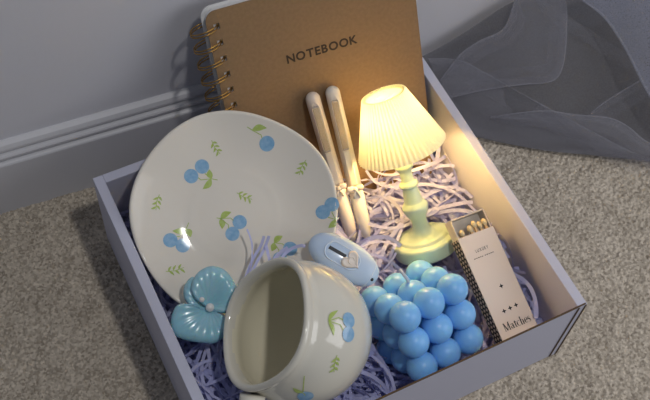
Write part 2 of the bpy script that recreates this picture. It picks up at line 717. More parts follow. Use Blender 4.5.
NSEG = 128
rs = list(np.linspace(0.0, 0.021, 6)) + list(np.linspace(0.022, 0.030, 10)) + list(np.linspace(0.032, PR, 26))
mb = MB()
rows, V, Fc = [], [], []
for r in rs:
    if r == 0:
        rows.append([len(V)])
        V.append((0, 0, plate_z(0, 0)))
        continue
    row = []
    for i in range(NSEG):
        a = 2 * math.pi * i / NSEG
        q = r * plate_wave(a, r)
        row.append(len(V))
        V.append((q * math.cos(a), q * math.sin(a), plate_z(q * math.cos(a), q * math.sin(a))))
    rows.append(row)
# rounded lip and underside
for (dr, dz) in ((0.0009, -0.0004), (0.0013, -0.0012), (0.0008, -0.0022), (-0.0006, -0.0028)):
    row = []
    for i in range(NSEG):
        a = 2 * math.pi * i / NSEG
        q = PR * plate_wave(a, PR)
        row.append(len(V))
        V.append(((q + dr) * math.cos(a), (q + dr) * math.sin(a), plate_z(q * math.cos(a), q * math.sin(a)) + dz))
    rows.append(row)
for r in list(np.linspace(0.060, 0.034, 8)) + [0.031, 0.0305, 0.030, 0.028, 0.0275, 0.02, 0.0]:
    if r == 0:
        rows.append([len(V)])
        V.append((0, 0, 0.0006))
        continue
    row = []
    for i in range(NSEG):
        a = 2 * math.pi * i / NSEG
        q = r * plate_wave(a, r)
        z = plate_z(q * math.cos(a), q * math.sin(a)) - 0.0030
        if 0.0278 <= r <= 0.0306:
            z = 0.0
        if r < 0.0278:
            z = 0.0006
        row.append(len(V))
        V.append((q * math.cos(a), q * math.sin(a), z))
    rows.append(row)
for a, b in zip(rows[:-1], rows[1:]):
    for i in range(NSEG):
        j = (i + 1) % NSEG
        if len(a) == 1:
            Fc.append((a[0], b[i], b[j]))
        elif len(b) == 1:
            Fc.append((a[i], b[0], a[j]))
        else:
            Fc.append((a[i], b[i], b[j], a[j]))
mb.add(V, Fc, 0)


# printed decoration, laid in the glaze (surface function maps local 2-D to 3-D)
def deco_disc(mb, c, r, surf, k, n=20):
    v = [surf(*c)]
    f = []
    rings = 3
    for q in range(1, rings + 1):
        for i in range(n):
            a = 2 * math.pi * i / n
            v.append(surf(c[0] + r * q / rings * math.cos(a), c[1] + r * q / rings * math.sin(a)))
    for i in range(n):
        f.append((0, 1 + i, 1 + (i + 1) % n))
    for q in range(rings - 1):
        for i in range(n):
            j = (i + 1) % n
            f.append((1 + q * n + i, 1 + (q + 1) * n + i, 1 + (q + 1) * n + j, 1 + q * n + j))
    mb.add(v, f, k)


def deco_leaf(mb, a, b, wd, surf, k, n=8):
    """pointed leaf from a to b"""
    a, b = np.array(a, float), np.array(b, float)
    d = b - a
    nrm = np.array([-d[1], d[0]]) / np.linalg.norm(d)
    v, f = [], []
    for i in range(n + 1):
        t = i / n
        h = wd * math.sin(math.pi * min(1, t ** 0.85)) + 0.00004
        bend = 0.10 * np.linalg.norm(d) * math.sin(math.pi * t)
        p = a + d * t + nrm * bend
        for s in (-1, 0, 1):
            q = p + nrm * h * s
            v.append(surf(q[0], q[1]))
    for i in range(n):
        for s in range(2):
            f.append((3 * i + s, 3 * i + s + 1, 3 * i + s + 4, 3 * i + s + 3))
    mb.add(v, f, k)


def deco_line(mb, pts, wd, surf, k):
    P = [np.array(p, float) for p in pts]
    D = []
    for a, b in zip(P[:-1], P[1:]):
        for i in range(5):
            D.append(a + (b - a) * i / 5)
    D.append(P[-1])
    v, f = [], []
    for i, p in enumerate(D):
        d = D[min(i + 1, len(D) - 1)] - D[max(i - 1, 0)]
        nr = np.array([-d[1], d[0]]) / np.linalg.norm(d)
        for s in (-1, 1):
            q = p + nr * wd * s
            v.append(surf(q[0], q[1]))
    for i in range(len(D) - 1):
        f.append((2 * i, 2 * i + 1, 2 * i + 3, 2 * i + 2))
    mb.add(v, f, k)


def deco_twig(mb, a, b, surf, k):
    a, b = np.array(a, float), np.array(b, float)
    d = b - a
    nr = np.array([-d[1], d[0]])
    deco_line(mb, [a, a + d * 0.5 + nr * 0.08, b], 0.00022, surf, k)
    for t, s in ((0.22, 1), (0.30, -1), (0.52, 1), (0.60, -1), (0.82, 1), (0.86, -1)):
        p = a + d * t + nr * 0.05
        q = p + nr * s * 0.27 - d * 0.22
        deco_leaf(mb, p, q, 0.00062, surf, k, 5)


EPS = 0.00012
ps = lambda x, y: (x, y, plate_z(x, y) + EPS)
mm = lambda p: (p[0] / 1015, p[1] / 1015)


def cherries(mb, cs, joint, leaves, surf, r=0.0045, extra=None, far_k=1.9, lw=0.0019):
    j = np.array(mm(joint))
    for c in cs:
        c = np.array(mm(c))
        mid = (c + j) / 2 + np.array([-(c - j)[1], (c - j)[0]]) * 0.12
        deco_line(mb, [c + (j - c) * 0.3, mid, j], 0.00026, surf, 2)
    for l in leaves:
        l = np.array(mm(l))
        far = j + (l - j) * far_k
        deco_leaf(mb, j, far, lw, surf, 2)
    for c in cs:
        deco_disc(mb, mm(c), r, surf, 1)
    if extra is not None:
        deco_line(mb, [j, mm(extra)], 0.00026, surf, 2)


cherries(mb, [(-16.5, 33.0), (-7.8, 36.2)], (-5.2, 26.8), [(-4.6, 30.0), (-9.2, 24.6)], ps, extra=(-1.8, 24.6))
cherries(mb, [(36.0, 34.1)], (30.2, 45.5), [(35.0, 44.2)], ps, 0.0048, extra=(28.0, 48.5))
cherries(mb, [(-43.9, -0.2), (-37.9, -6.1)], (-32.0, 3.0), [(-36.5, 4.0), (-31.6, -0.2)], ps, extra=(-29.0, 6.0))
cherries(mb, [(-6.0, -11.0), (1.1, -5.8)], (-9.4, 0.9), [(-10.2, -2.6), (-5.2, 1.6)], ps, extra=(-11.5, 2.2))
cherries(mb, [(52.3, -20.3), (59.2, -18.0)], (57.6, -28.0), [(54.3, -29.6)], ps, extra=(60.0, -27.5))
cherries(mb, [(24.3, -33.9), (16.0, -37.3)], (16.4, -26.4), [(20.0, -25.4), (14.6, -28.8)], ps)
for a, b in (((4.0, 49.2), (6.0, 39.5)), ((55.0, 14.8), (47.7, 7.7)), ((6.5, 12.4), (14.0, 4.8)),
             ((-39.5, 29.2), (-45.2, 20.7)), ((-53.8, -17.6), (-42.5, -19.4))):
    deco_twig(mb, mm(b), mm(a), ps, 2)
pl = mb.build('saucer_plate', [M_ceramic, M_cherry, M_leaf], None, True,
              PM @ Matrix.Translation((0, 0, -PZ)))
tag(pl, 'round cream saucer plate painted with blue cherries and green sprigs', 'plate')
solid(pl)

# ------------------------------------------------------------------ mug lying on its side
MC = Vector((0.0709, 0.0534, 0.0862))
MR = 0.0424
MX, MY, MZ = (-0.6553, -0.5709, -0.4947), (0.2266, -0.7733, 0.5922), (-0.7206, 0.2759, 0.6361)
MM = frame(MC, MX, MY, MZ)
mug = thing('cherry_mug', 'round cream mug with blue cherries tipped over with its mouth open left', 'mug', MM)


def mug_sq(a, r, z):
    # the mouth is pinched to a soft rounded square, the belly is round
    k = min(1.0, max(0.0, (z - 0.004) / 0.018))
    return 1 + k * 0.030 * math.cos(4 * a + 0.5) + 0.008 * k * math.cos(2 * a)


outer = [(0.0, -0.0350), (0.020, -0.0350), (0.0245, -0.0345), (0.0290, -0.0305)]
for d in range(-44, 27, 5):
    a = math.radians(d)
    outer.append((MR * math.cos(a), MR * math.sin(a)))
outer += [(0.0378, 0.0205), (0.0376, 0.0222), (0.0381, 0.0240), (0.0384, 0.0254), (0.0380, 0.0270), (0.0366, 0.0277), (0.0350, 0.0270), (0.0340, 0.0250)]
inner = [(0.0338, 0.0205)]
for d in range(26, -50, -6):
    a = math.radians(d)
    inner.append(((MR - 0.0036) * math.cos(a), (MR - 0.0036) * math.sin(a)))
inner += [(0.022, -0.0305), (0.012, -0.0312), (0.0, -0.0312)]
v, f = lathe(smooth_prof(outer + inner, 3), 96, mug_sq)
nrow = len(smooth_prof(outer + inner, 3)) - 1
inner_from = 3 * (len(outer) - 2)
mb = MB()
mb.add(v, f, 0)
mb.m = [3 if (sum(v[i][2] for i in q) / len(q) < 0.0262 and min(math.hypot(v[i][0], v[i][1]) ** 2 + v[i][2] ** 2 for i in q) < (MR - 0.0028) ** 2 and sum(v[i][2] for i in q) / len(q) > -0.0325) else 0 for q in f]


def msurf(center):
    c = Vector(center).normalized()
    ex = Vector((0, 0, 1)).cross(c).normalized()
    ey = c.cross(ex)

    def s(x, y):
        d = (c * MR + ex * x + ey * y).normalized()
        a = math.atan2(d.y, d.x)
        k = mug_sq(a, 0, d.z * MR)
        p = d * (MR + 0.0004)
        return (p.x * k, p.y * k, p.z)

    def inv(d):
        d = Vector(d) / Vector(d).dot(c)
        return d.dot(ex) * MR * 1015, d.dot(ey) * MR * 1015
    return s, inv


s, iv = msurf((-0.40, 0.90, 0.10))
cherries(mb, [iv((-0.482, 0.876, 0.026)), iv((-0.313, 0.950, 0.009))], iv((-0.395, 0.858, 0.325)),
         [iv((-0.556, 0.807, 0.196)), iv((-0.24, 0.943, 0.232))], s, 0.0044, None, 1.0, 0.0012)
s, iv = msurf((0.09, 0.99, 0.0))
deco_twig(mb, mm(iv((0.204, 0.978, 0.036))), mm(iv((-0.021, 0.994, 0.108))), s, 2)
s, iv = msurf((0.55, 0.80, 0.2))
cherries(mb, [iv((0.652, 0.746, 0.133))], iv((0.612, 0.762, 0.211)), [iv((0.591, 0.722, 0.361))], s, 0.0046,
         iv((0.367, 0.851, 0.375)), 1.0, 0.0014)
body = mb.build('body', [M_ceramicin, M_cherry, M_leaf, M_glazein], mug)
# handle: a glazed strap loop
hp, hr = [], []
for i in range(19):
    t = i / 18
    a = math.radians(62 - 124 * t)
    hp.append((0.0345 + 0.0165 * math.cos(a) - (0 if 0 < i < 18 else 0.003), 0.20 * (0.0345 + 0.0165 * math.cos(a)), 0.0065 + 0.0180 * math.sin(a)))
    hr.append(0.0074 - 0.0012 * math.sin(math.pi * t))
hv, hf = tube(hp, hr, 16)
mb = MB()
mb.add(hv, hf, 0)
hd = mb.build('handle', [M_ceramicin, M_leaf], mug)
solid(body, hd)

# ------------------------------------------------------------------ table lamp leaning back
LA = Vector((-0.0404, 0.6488, 0.7599)).normalized()
LX = Vector((1, 0, 0)) - LA * LA.x
LX.normalize()
LY = LA.cross(LX)
LM_ = frame((0.18575, 0.09079, 0.03462), LX, LY, LA)
lamp = thing('table_lamp', 'small lit pale green table lamp with pleated shade leaning back on shredded paper', 'lamp', LM_)
prof = [(0.0, 0.0), (0.0205, 0.0), (0.0212, 0.0006), (0.0214, 0.002), (0.0214, 0.0082), (0.0210, 0.0095), (0.0200, 0.0101),
        (0.0172, 0.0106), (0.0166, 0.0112), (0.0163, 0.0122), (0.0150, 0.0128), (0.0128, 0.0131), (0.0122, 0.0138)]
bv, bf = lathe(prof + [(0.0, 0.0139)], 72)
lb = obj('base', bv, bf, M_lampbody, lamp)
stem = smooth_prof([(0.0118, 0.0134), (0.0086, 0.0145), (0.0064, 0.0168), (0.0053, 0.0200), (0.0051, 0.0226), (0.0059, 0.0258), (0.0076, 0.0292), (0.0086, 0.0322),
                    (0.0085, 0.0342), (0.0072, 0.0362), (0.0062, 0.0376), (0.0057, 0.0420), (0.0050, 0.0462), (0.0047, 0.0476)], 4)
stem += [(0.0058, 0.0481), (0.0064, 0.0492), (0.0063, 0.0504), (0.0054, 0.0514)]
stem += smooth_prof([(0.0042, 0.0520), (0.0040, 0.0556), (0.0043, 0.0586), (0.0050, 0.0606)], 3)
stem += [(0.0060, 0.0616), (0.0064, 0.0634), (0.0061, 0.0652), (0.0050, 0.0662), (0.0032, 0.0670), (0.0030, 0.0860), (0.0, 0.0860)]
sv, sf = lathe(stem, 48)
st = obj('stem', sv, sf, M_lampbody, lamp)
# pleated shade
NP = 52
S0, S1, R0, R1 = 0.0742, 0.1125, 0.0287, 0.0143
v, f = [], []
NS = NP * 6
ring_z = list(np.linspace(0, 1, 14))


def shade_ring(t, off, amp):
    R = R0 + (R1 - R0) * t - off
    z = S0 + (S1 - S0) * t
    row = []
    for i in range(NS):
        a = 2 * math.pi * i / NS
        c = math.cos(NP * a)
        tri = c if c > 0 else c * 0.8
        q = R + amp * (0.75 + 0.25 * (1 - t)) * tri
        row.append((q * math.cos(a), q * math.sin(a), z + (0.0004 * tri if t in (0.0,) else 0)))
    return row


rows = [shade_ring(t, 0, 0.00075) for t in ring_z]
rows2 = [shade_ring(t, 0.0012, 0.00030) for t in ring_z[::-1]]
allr = rows + [[(x * 0.965, y * 0.965, S1 + 0.0007) for x, y, z in rows[-1]], [(x * 0.90, y * 0.90, S1 + 0.0007) for x, y, z in rows[-1]],
               [(x * 0.87, y * 0.87, S1 - 0.0006) for x, y, z in rows[-1]], [(x * 0.87, y * 0.87, S1 - 0.0012) for x, y, z in rows[-1]]]
for r in allr:
    v += r
n = NS
fm = []
for k in range(len(allr) - 1):
    k2 = k + 1
    for i in range(n):
        j = (i + 1) % n
        f.append((k * n + i, k * n + j, k2 * n + j, k2 * n + i))
        fm.append(1 if i % 6 in (2, 3) and k < len(rows) - 1 else 0)
# recessed top plate of the shade
for q_, dz_ in ((0.872, -0.0009), (0.46, -0.0013), (0.42, -0.0006), (0.34, -0.0006), (0.30, -0.0013)):
    v += [(x * q_, y * q_, S1 + dz_) for x, y, z in rows[-1]]
v.append((0, 0, S1 - 0.0013))
for k in range(len(allr), len(allr) + 4):
    for i in range(n):
        f.append((k * n + i, k * n + (i + 1) % n, (k + 1) * n + (i + 1) % n, (k + 1) * n + i))
for i in range(n):
    f.append(((len(allr) + 4) * n + i, (len(allr) + 4) * n + (i + 1) % n, len(v) - 1))
# the shade sits a little askew on its stem
SHM = Matrix.Translation((0, 0, S1)) @ Matrix.Rotation(math.radians(-3.2), 4, 'Y') @ Matrix.Translation((0, 0, -S1))
fm += [0] * (len(f) - len(fm))
sh = obj('lamp_shade', v, f, [M_shade, M_rib], lamp, fm, True, SHM)
bulb = sphere('bulb', (-0.0020, 0.0005, 0.0960), 0.0048, M_bulb, lamp, 20, (1, 1, 1.25))
solid(lb, st, sh)

# ------------------------------------------------------------------ bubble candle
KC = Vector((0.15202, 0.04297, 0.05010))
KM = Matrix(((0.9913, -0.1187, -0.0572), (0.1257, 0.722, 0.6803), (-0.0395, -0.6816, 0.7307))).to_4x4()
KM.translation = KC
KS, KR = 0.0180, 0.0097
cd = thing('bubble_candle', 'bright blue bubble cube candle of stacked balls beside the mug', 'candle', KM @ Matrix.Translation((0, 0, -KS - KR)))
bm = bmesh.new()
for i in (-1, 0, 1):
    for j in (-1, 0, 1):
        for k in (-1, 0, 1):
            r = bmesh.ops.create_uvsphere(bm, u_segments=32, v_segments=20, radius=KR)
            for q in r['verts']:
                q.co += Vector((i * KS, j * KS, k * KS + KS + KR))
kb = objbm('body', bm, M_wax, cd, True)
kb['label'] = 'blue wax body of three by three by three balls'
wv, wf = tube([(0, 0, 2 * KS + 2 * KR - 0.002), (-0.0004, 0.0002, 2 * KS + 2 * KR + 0.003), (-0.0016, 0.0008, 2 * KS + 2 * KR + 0.0070), (-0.0024, 0.0016, 2 * KS + 2 * KR + 0.0095)], 0.0010, 8)
wk = obj('wick', wv, wf, M_wick, cd)
solid(kb)

# ------------------------------------------------------------------ matchbox and matches
BXc = Vector((0.20637, 0.04208, 0.05762))
BR = Matrix(((0.9939, 0.0263, 0.1073), (0.0070, 0.9542, -0.2992), (-0.1102, 0.2981, 0.9481)))
SW, SL, ST = 0.0271, 0.0710, 0.0106
# local origin at the middle of the underside; x across, y towards the open end, z out of the printed face
BMx = BR.to_4x4()
BMx.translation = BXc - Vector(BR.col[1]) * 0.0005 - Vector(BR.col[2]) * ST
mbx = thing('matchbox', 'half open cream matchbox tilted against the front right corner of the box', 'matchbox', BMx)
hw, hl, th = SW / 2, SL / 2, 0.0005
bm = bmesh.new()
box_bm(bm, (-hw, -hl, ST - th), (hw, hl, ST), 0.0001, 1)
box_bm(bm, (-hw, -hl, 0), (hw, hl, th), 0.0001, 1)
box_bm(bm, (-hw, -hl, th), (-hw + th, hl, ST - th))
box_bm(bm, (hw - th, -hl, th), (hw, hl, ST - th))
sl = objbm('sleeve', bm, M_sleeve, mbx)


def striker(x, sgn):
    mb = MB()
    mb.add([(x, -hl + 0.0003, 0.0004), (x, hl - 0.0003, 0.0004), (x, hl - 0.0003, ST - 0.0004), (x, -hl + 0.0003, ST - 0.0004)],
           [(0, 1, 2, 3)], 0)
    # rows of small tan scales printed over the dark striking strip
    rows_, cols_ = 26, 3
    for i in range(rows_):
        y = -hl + 0.0011 + i * (SL - 0.0022) / (rows_ - 1)
        for j in range(cols_):
            z = 0.0010 + (j + (0.5 if i % 2 else 0.0)) * (ST - 0.0020) / (cols_ - 0.5)
            q = 0.00125
            mb.add([(x + sgn * 0.00006, y - q, z), (x + sgn * 0.00006, y, z - q * 1.05), (x + sgn * 0.00006, y + q, z),
                    (x + sgn * 0.00006, y, z + q * 1.05)], [(0, 1, 2, 3)], 1)
    return mb.build('striker', [M_black, M_band], mbx, False)


striker(-hw - 0.00008, -1)
striker(hw + 0.00008, 1)
# tray pushed out of the sleeve
PO = 0.0130
bm = bmesh.new()
tw, tl, tt, t2 = hw - 0.0008, hl - 0.0008, 0.0008, ST - 0.0010
y0, y1 = -hl + 0.002 + PO, hl + PO
box_bm(bm, (-tw, y0, 0.0007), (tw, y1, 0.0014))
box_bm(bm, (-tw, y0, 0.0014), (-tw + tt, y1, t2))
box_bm(bm, (tw - tt, y0, 0.0014), (tw, y1, t2))
box_bm(bm, (-tw + tt, y1 - tt, 0.0014), (tw - tt, y1, t2))
box_bm(bm, (-tw + tt, y0, 0.0014), (tw - tt, y0 + tt, t2))
tr = objbm('tray', bm, M_tray, mbx)
solid(sl, tr)


# printing on the sleeve
def quad_stroke(mb, p, q, w0, w1=None):
    w1 = w0 if w1 is None else w1
    p, q = np.array(p, float), np.array(q, float)
    d = (q - p) / np.linalg.norm(q - p)
    nr = np.array([-d[1], d[0]])
    mb.add([(*(p - nr * w0 / 2), 0), (*(q - nr * w1 / 2), 0), (*(q + nr * w1 / 2), 0), (*(p + nr * w0 / 2), 0)], [(0, 1, 2, 3)])


def arc_stroke(mb, c, rx, ry, a0, a1, wmax, wmin=0.04, n=14):
    """bowl with thick sides and thin top and bottom"""
    v, f = [], []
    for i in range(n + 1):
        a = math.radians(a0 + (a1 - a0) * i / n)
        wd = wmin + (wmax - wmin) * abs(math.cos(a)) ** 1.5
        cx, cy = math.cos(a), math.sin(a)
        v.append((c[0] + (rx + wd / 2) * cx, c[1] + (ry + wd / 4) * cy, 0))
        v.append((c[0] + (rx - wd / 2) * cx, c[1] + (ry - wd / 4) * cy, 0))
    for i in range(n):
        f.append((2 * i, 2 * i + 1, 2 * i + 3, 2 * i + 2))
    mb.add(v, f)


def serif(mb, x, y, w=0.20, h=0.04):
    quad_stroke(mb, (x - w / 2, y), (x + w / 2, y), h)


def glyph(ch):
    """serif letter; cap height 1, x-height 0.66. returns builder and advance"""
    g = MB()
    k, t = 0.155, 0.075
    if ch == 'M':
        quad_stroke(g, (0.14, 0), (0.14, 1), t)
        quad_stroke(g, (0.14, 1), (0.48, 0.02), k)
        quad_stroke(g, (0.48, 0.02), (0.84, 1), t)
        quad_stroke(g, (0.84, 0), (0.84, 1), k)
        serif(g, 0.14, 0.02); serif(g, 0.84, 0.02, 0.30); serif(g, 0.10, 0.98, 0.2); serif(g, 0.90, 0.98, 0.2)
        return g, 1.08
    if ch == 'a':
        quad_stroke(g, (0.36, 0.06), (0.36, 0.50), k)
        arc_stroke(g, (0.22, 0.46), 0.14, 0.18, 0, 165, k)
        arc_stroke(g, (0.20, 0.19), 0.15, 0.17, 80, 300, k)
        quad_stroke(g, (0.20, 0.37), (0.36, 0.40), t)
        quad_stroke(g, (0.25, 0.03), (0.36, 0.12), t)
        quad_stroke(g, (0.36, 0.04), (0.48, 0.04), t)
        return g, 0.54
    if ch == 't':
        quad_stroke(g, (0.18, 0.10), (0.18, 0.82), k)
        quad_stroke(g, (0.04, 0.64), (0.36, 0.64), t)
        arc_stroke(g, (0.27, 0.13), 0.10, 0.12, 180, 330, k)
        return g, 0.42
    if ch == 'c':
        arc_stroke(g, (0.26, 0.33), 0.20, 0.33, 45, 310, k)
        return g, 0.52
    if ch == 'h':
        quad_stroke(g, (0.14, 0), (0.14, 1.04), k)
        arc_stroke(g, (0.30, 0.42), 0.16, 0.22, 0, 170, k)
        quad_stroke(g, (0.46, 0), (0.46, 0.44), k)
        serif(g, 0.14, 0.02, 0.26); serif(g, 0.46, 0.02, 0.26); serif(g, 0.09, 1.02, 0.12)
        return g, 0.66
    if ch == 'e':
        arc_stroke(g, (0.26, 0.33), 0.20, 0.33, 5, 318, k)
        quad_stroke(g, (0.08, 0.36), (0.47, 0.36), t)
        return g, 0.54
    if ch == 's':
        arc_stroke(g, (0.20, 0.50), 0.13, 0.16, 30, 235, 0.10, 0.05)
        quad_stroke(g, (0.11, 0.42), (0.30, 0.26), k)
        arc_stroke(g, (0.20, 0.17), 0.14, 0.17, -145, 50, 0.10, 0.05)
        return g, 0.42
    return g, 0.3


def serif_word(word, mb, x0, x1, y0, cap, z):
    gs = [glyph(c) for c in word]
    tot = sum(a for _, a in gs)
    sx = (x1 - x0) / tot
    x = x0
    for g, a in gs:
        mb.add([(x + p[0] * sx, y0 + p[1] * cap, z) for p in g.v], g.f)
        x += a * sx


mb = MB()
zf = ST + 0.00008
serif_word('Matches', mb, -hw + 0.0042, hw - 0.0025, -hl + 0.0062, 0.0052, zf)
mo = mb.build('lettering', M_black, mbx, False)
mo['label'] = 'black serif Matches lettering'
lx = lettering('LUXURY', -0.0056, 0.0040, 0.0232, 0.0023, zf, 'lettering', M_black, mbx, 0.0, 0.00003, 0.62)
lx['label'] = 'small grey LUXURY lettering'
mb = MB()
x = -0.0088
for wd in (0.0012, 0.0009, 0.0013, 0.0008, 0.0011, None, 0.0010, 0.0012, 0.0009, 0.0012, 0.0010):
    if wd is None:
        x += 0.0008
        continue
    mb.add([(x, 0.0196, zf), (x + wd, 0.0196, zf), (x + wd, 0.0201, zf), (x, 0.0201, zf)], [(0, 1, 2, 3)])
    x += wd + 0.0004
mb.build('fine_print', M_ink, mbx, False)
mb = MB()
for cx, cy in ((0.0012, -0.0020), (-0.0042, -0.0172), (0.0006, -0.0168), (0.0053, -0.0165)):
    q, s_ = 0.0017, 0.00062
    mb.add([(cx + (q if i % 2 == 0 else s_ * 1.2) * math.cos(i * math.pi / 4), cy + (q if i % 2 == 0 else s_ * 1.2) * math.sin(i * math.pi / 4), zf) for i in range(8)] + [(cx, cy, zf)],
           [(8, i, (i + 1) % 8) for i in range(8)])
mb.build('sparkle_print', M_black, mbx, False)

# matchsticks in the tray
LABS = ['match with a tan head alone at the left end of the open tray',
        'match with a pale head in the middle of the tray, lowest of its cluster',
        'match with a tan head pushed furthest out in the middle of the tray',
        'match half hidden between the middle cluster and the right end match',
        'match with a pale head at the right end of the tray']
for (mx_, my_, mz_), lab in zip(((-0.0080, -0.0106, 0.0080), (-0.0016, -0.0098, 0.0084), (0.0021, -0.0080, 0.0088), (0.0059, -0.0096, 0.0082), (0.0097, -0.0088, 0.0086)), LABS):
    base = BMx @ Matrix.Translation((mx_, -hl + 0.0180, mz_))
    t = thing('matchstick', lab, 'match', base, 'matches in the matchbox')
    ln = y1 + my_ + hl - 0.0180
    bm = bmesh.new()
    box_bm(bm, (-0.00085, 0, -0.00085), (0.00085, ln, 0.00085), 0.0001, 1)
    objbm('stick', bm, M_stick, t)
    sphere('head', (0, ln + 0.0004, 0), 0.00175, M_head, t, 16, (1, 1.45, 1))

# ------------------------------------------------------------------ heart slider box cutter
KN = Vector((-0.0503, -0.3518, 0.9347)).normalized()
kx = Vector((0.6002, -0.7587, -0.2533))
kx = (kx - KN * kx.dot(KN)).normalized()
ky = KN.cross(kx)
XM = frame(Vector((0.11909, 0.08753, 0.08255)) - KN * 0.0075, kx, ky, KN)
kn = thing('box_cutter', 'pale blue oval box cutter with a cream heart slider', 'box cutter', XM)
LXk, LYk, LZk = 0.0240, 0.0125, 0.0072


def knife_top(x, y):
    q = (abs(x) / LXk) ** 2.15 + (abs(y) / LYk) ** 2.15
    return LZk * (1 - min(q, 1)) ** 0.42 + LZk * 0.0


v, f = [], []
NA, NRg = 72, 18
for sgn in (1, -1):
    base_i = len(v)
    v.append((0, 0, LZk * sgn))
    for r in range(1, NRg + 1):
        t = math.sin(0.5 * math.pi * r / NRg)
        for i in range(NA):
            a = 2 * math.pi * i / NA
            ca, sa = math.cos(a), math.sin(a)
            ex = 2 / 2.15
            x = LXk * t * math.copysign(abs(ca) ** ex, ca)
            y = LYk * t * math.copysign(abs(sa) ** ex, sa)
            v.append((x, y, sgn * knife_top(x, y)))
    for i in range(NA):
        j = (i + 1) % NA
        f.append((base_i, base_i + 1 + i, base_i + 1 + j)[::sgn])
    for r in range(NRg - 1):
        for i in range(NA):
            j = (i + 1) % NA
            q = base_i + 1 + r * NA
            f.append((q + i, q + NA + i, q + NA + j, q + j)[::sgn])
kbody = obj('body', v, f, M_knife, kn)
ktop = lambda x, y, d=0.0: (x, y, knife_top(x, y) + d)


def stadium(x0, x1, r, yc, k=10):
    p = []
    for i in range(k + 1):
        a = -math.pi / 2 + math.pi * i / k
        p.append((x1 + r * math.cos(a), yc + r * math.sin(a)))
    for i in range(k + 1):
        a = math.pi / 2 + math.pi * i / k
        p.append((x0 + r * math.cos(a), yc + r * math.sin(a)))
    return p


tv, tf = tube([ktop(x, y, 0.0001) for x, y in stadium(-0.0085, 0.0035, 0.0057, 0.0002)], 0.00045, 8, True)
tk = obj('slider_track', tv, tf, M_knifer, kn)
mb = MB()
for i in range(12):
    xa, xb = -0.0122 + 0.0118 * i / 12, -0.0122 + 0.0118 * (i + 1) / 12
    mb.add([ktop(xa, -0.0003, 0.0002), ktop(xb, -0.0003, 0.0002), ktop(xb, 0.0019, 0.0002), ktop(xa, 0.0019, 0.0002)], [(0, 1, 2, 3)])
mb.build('blade_slot', M_dark, kn, False)
# heart: lobes towards the slot, point towards the tail, turned a little
hp = []
for i in range(48):
    a = 2 * math.pi * i / 48
    hx = 16 * math.sin(a) ** 3
    hy = 13 * math.cos(a) - 5 * math.cos(2 * a) - 2 * math.cos(3 * a) - math.cos(4 * a)
    hp.append((hx / 17, hy / 17))
rot_ = math.radians(72)
hs = 0.0066
hq = []
for x, y in hp:
    X = x * math.cos(rot_) - y * math.sin(rot_)
    Y = x * math.sin(rot_) + y * math.cos(rot_)
    hq.append((0.0037 + X * hs, 0.0002 + Y * hs))
v, f = [], []
for s_, dz in ((1.0, -0.0006), (1.0, 0.0008), (0.90, 0.0014), (0.75, 0.0015), (0.68, 0.0011), (0.35, 0.0012)):
    for x, y in hq:
        X, Y = 0.0037 + (x - 0.0037) * s_, 0.0002 + (y - 0.0002) * s_
        v.append(ktop(X, Y, dz))
n = len(hq)
for k in range(5):
    for i in range(n):
        f.append((k * n + i, k * n + (i + 1) % n, (k + 1) * n + (i + 1) % n, (k + 1) * n + i))
f.append(tuple(5 * n + i for i in range(n)))
hrt = obj('heart_slider', v, f, M_heart, kn)
cv, cf = tube([ktop(0.0037 + 0.0017 * math.cos(a), 0.0002 + 0.0021 * math.sin(a), 0.0013) for a in np.linspace(0.4, 5.2, 20)], 0.00035, 6)
obj('swirl', cv, cf, M_heart, hrt)
sv_, sf_ = tube([(0.0165 + 0.0030 * math.cos(a), 0.0112 * math.sin(a), 0) for a in np.linspace(-1.25, 1.25, 24)], 0.00035, 6)
sv_ = [Vector((p[0], p[1], p[2] + knife_top(p[0], p[1]) - 0.00005)) for p in sv_]
obj('seam', sv_, sf_, M_knifer, kn)
sphere('cord_hole', ktop(0.0208, -0.0026, 0.0001), 0.0011, M_dark, kn, 14, (1, 1, 0.4))
solid(kbody)

# ------------------------------------------------------------------ two pens leaning on the notebook


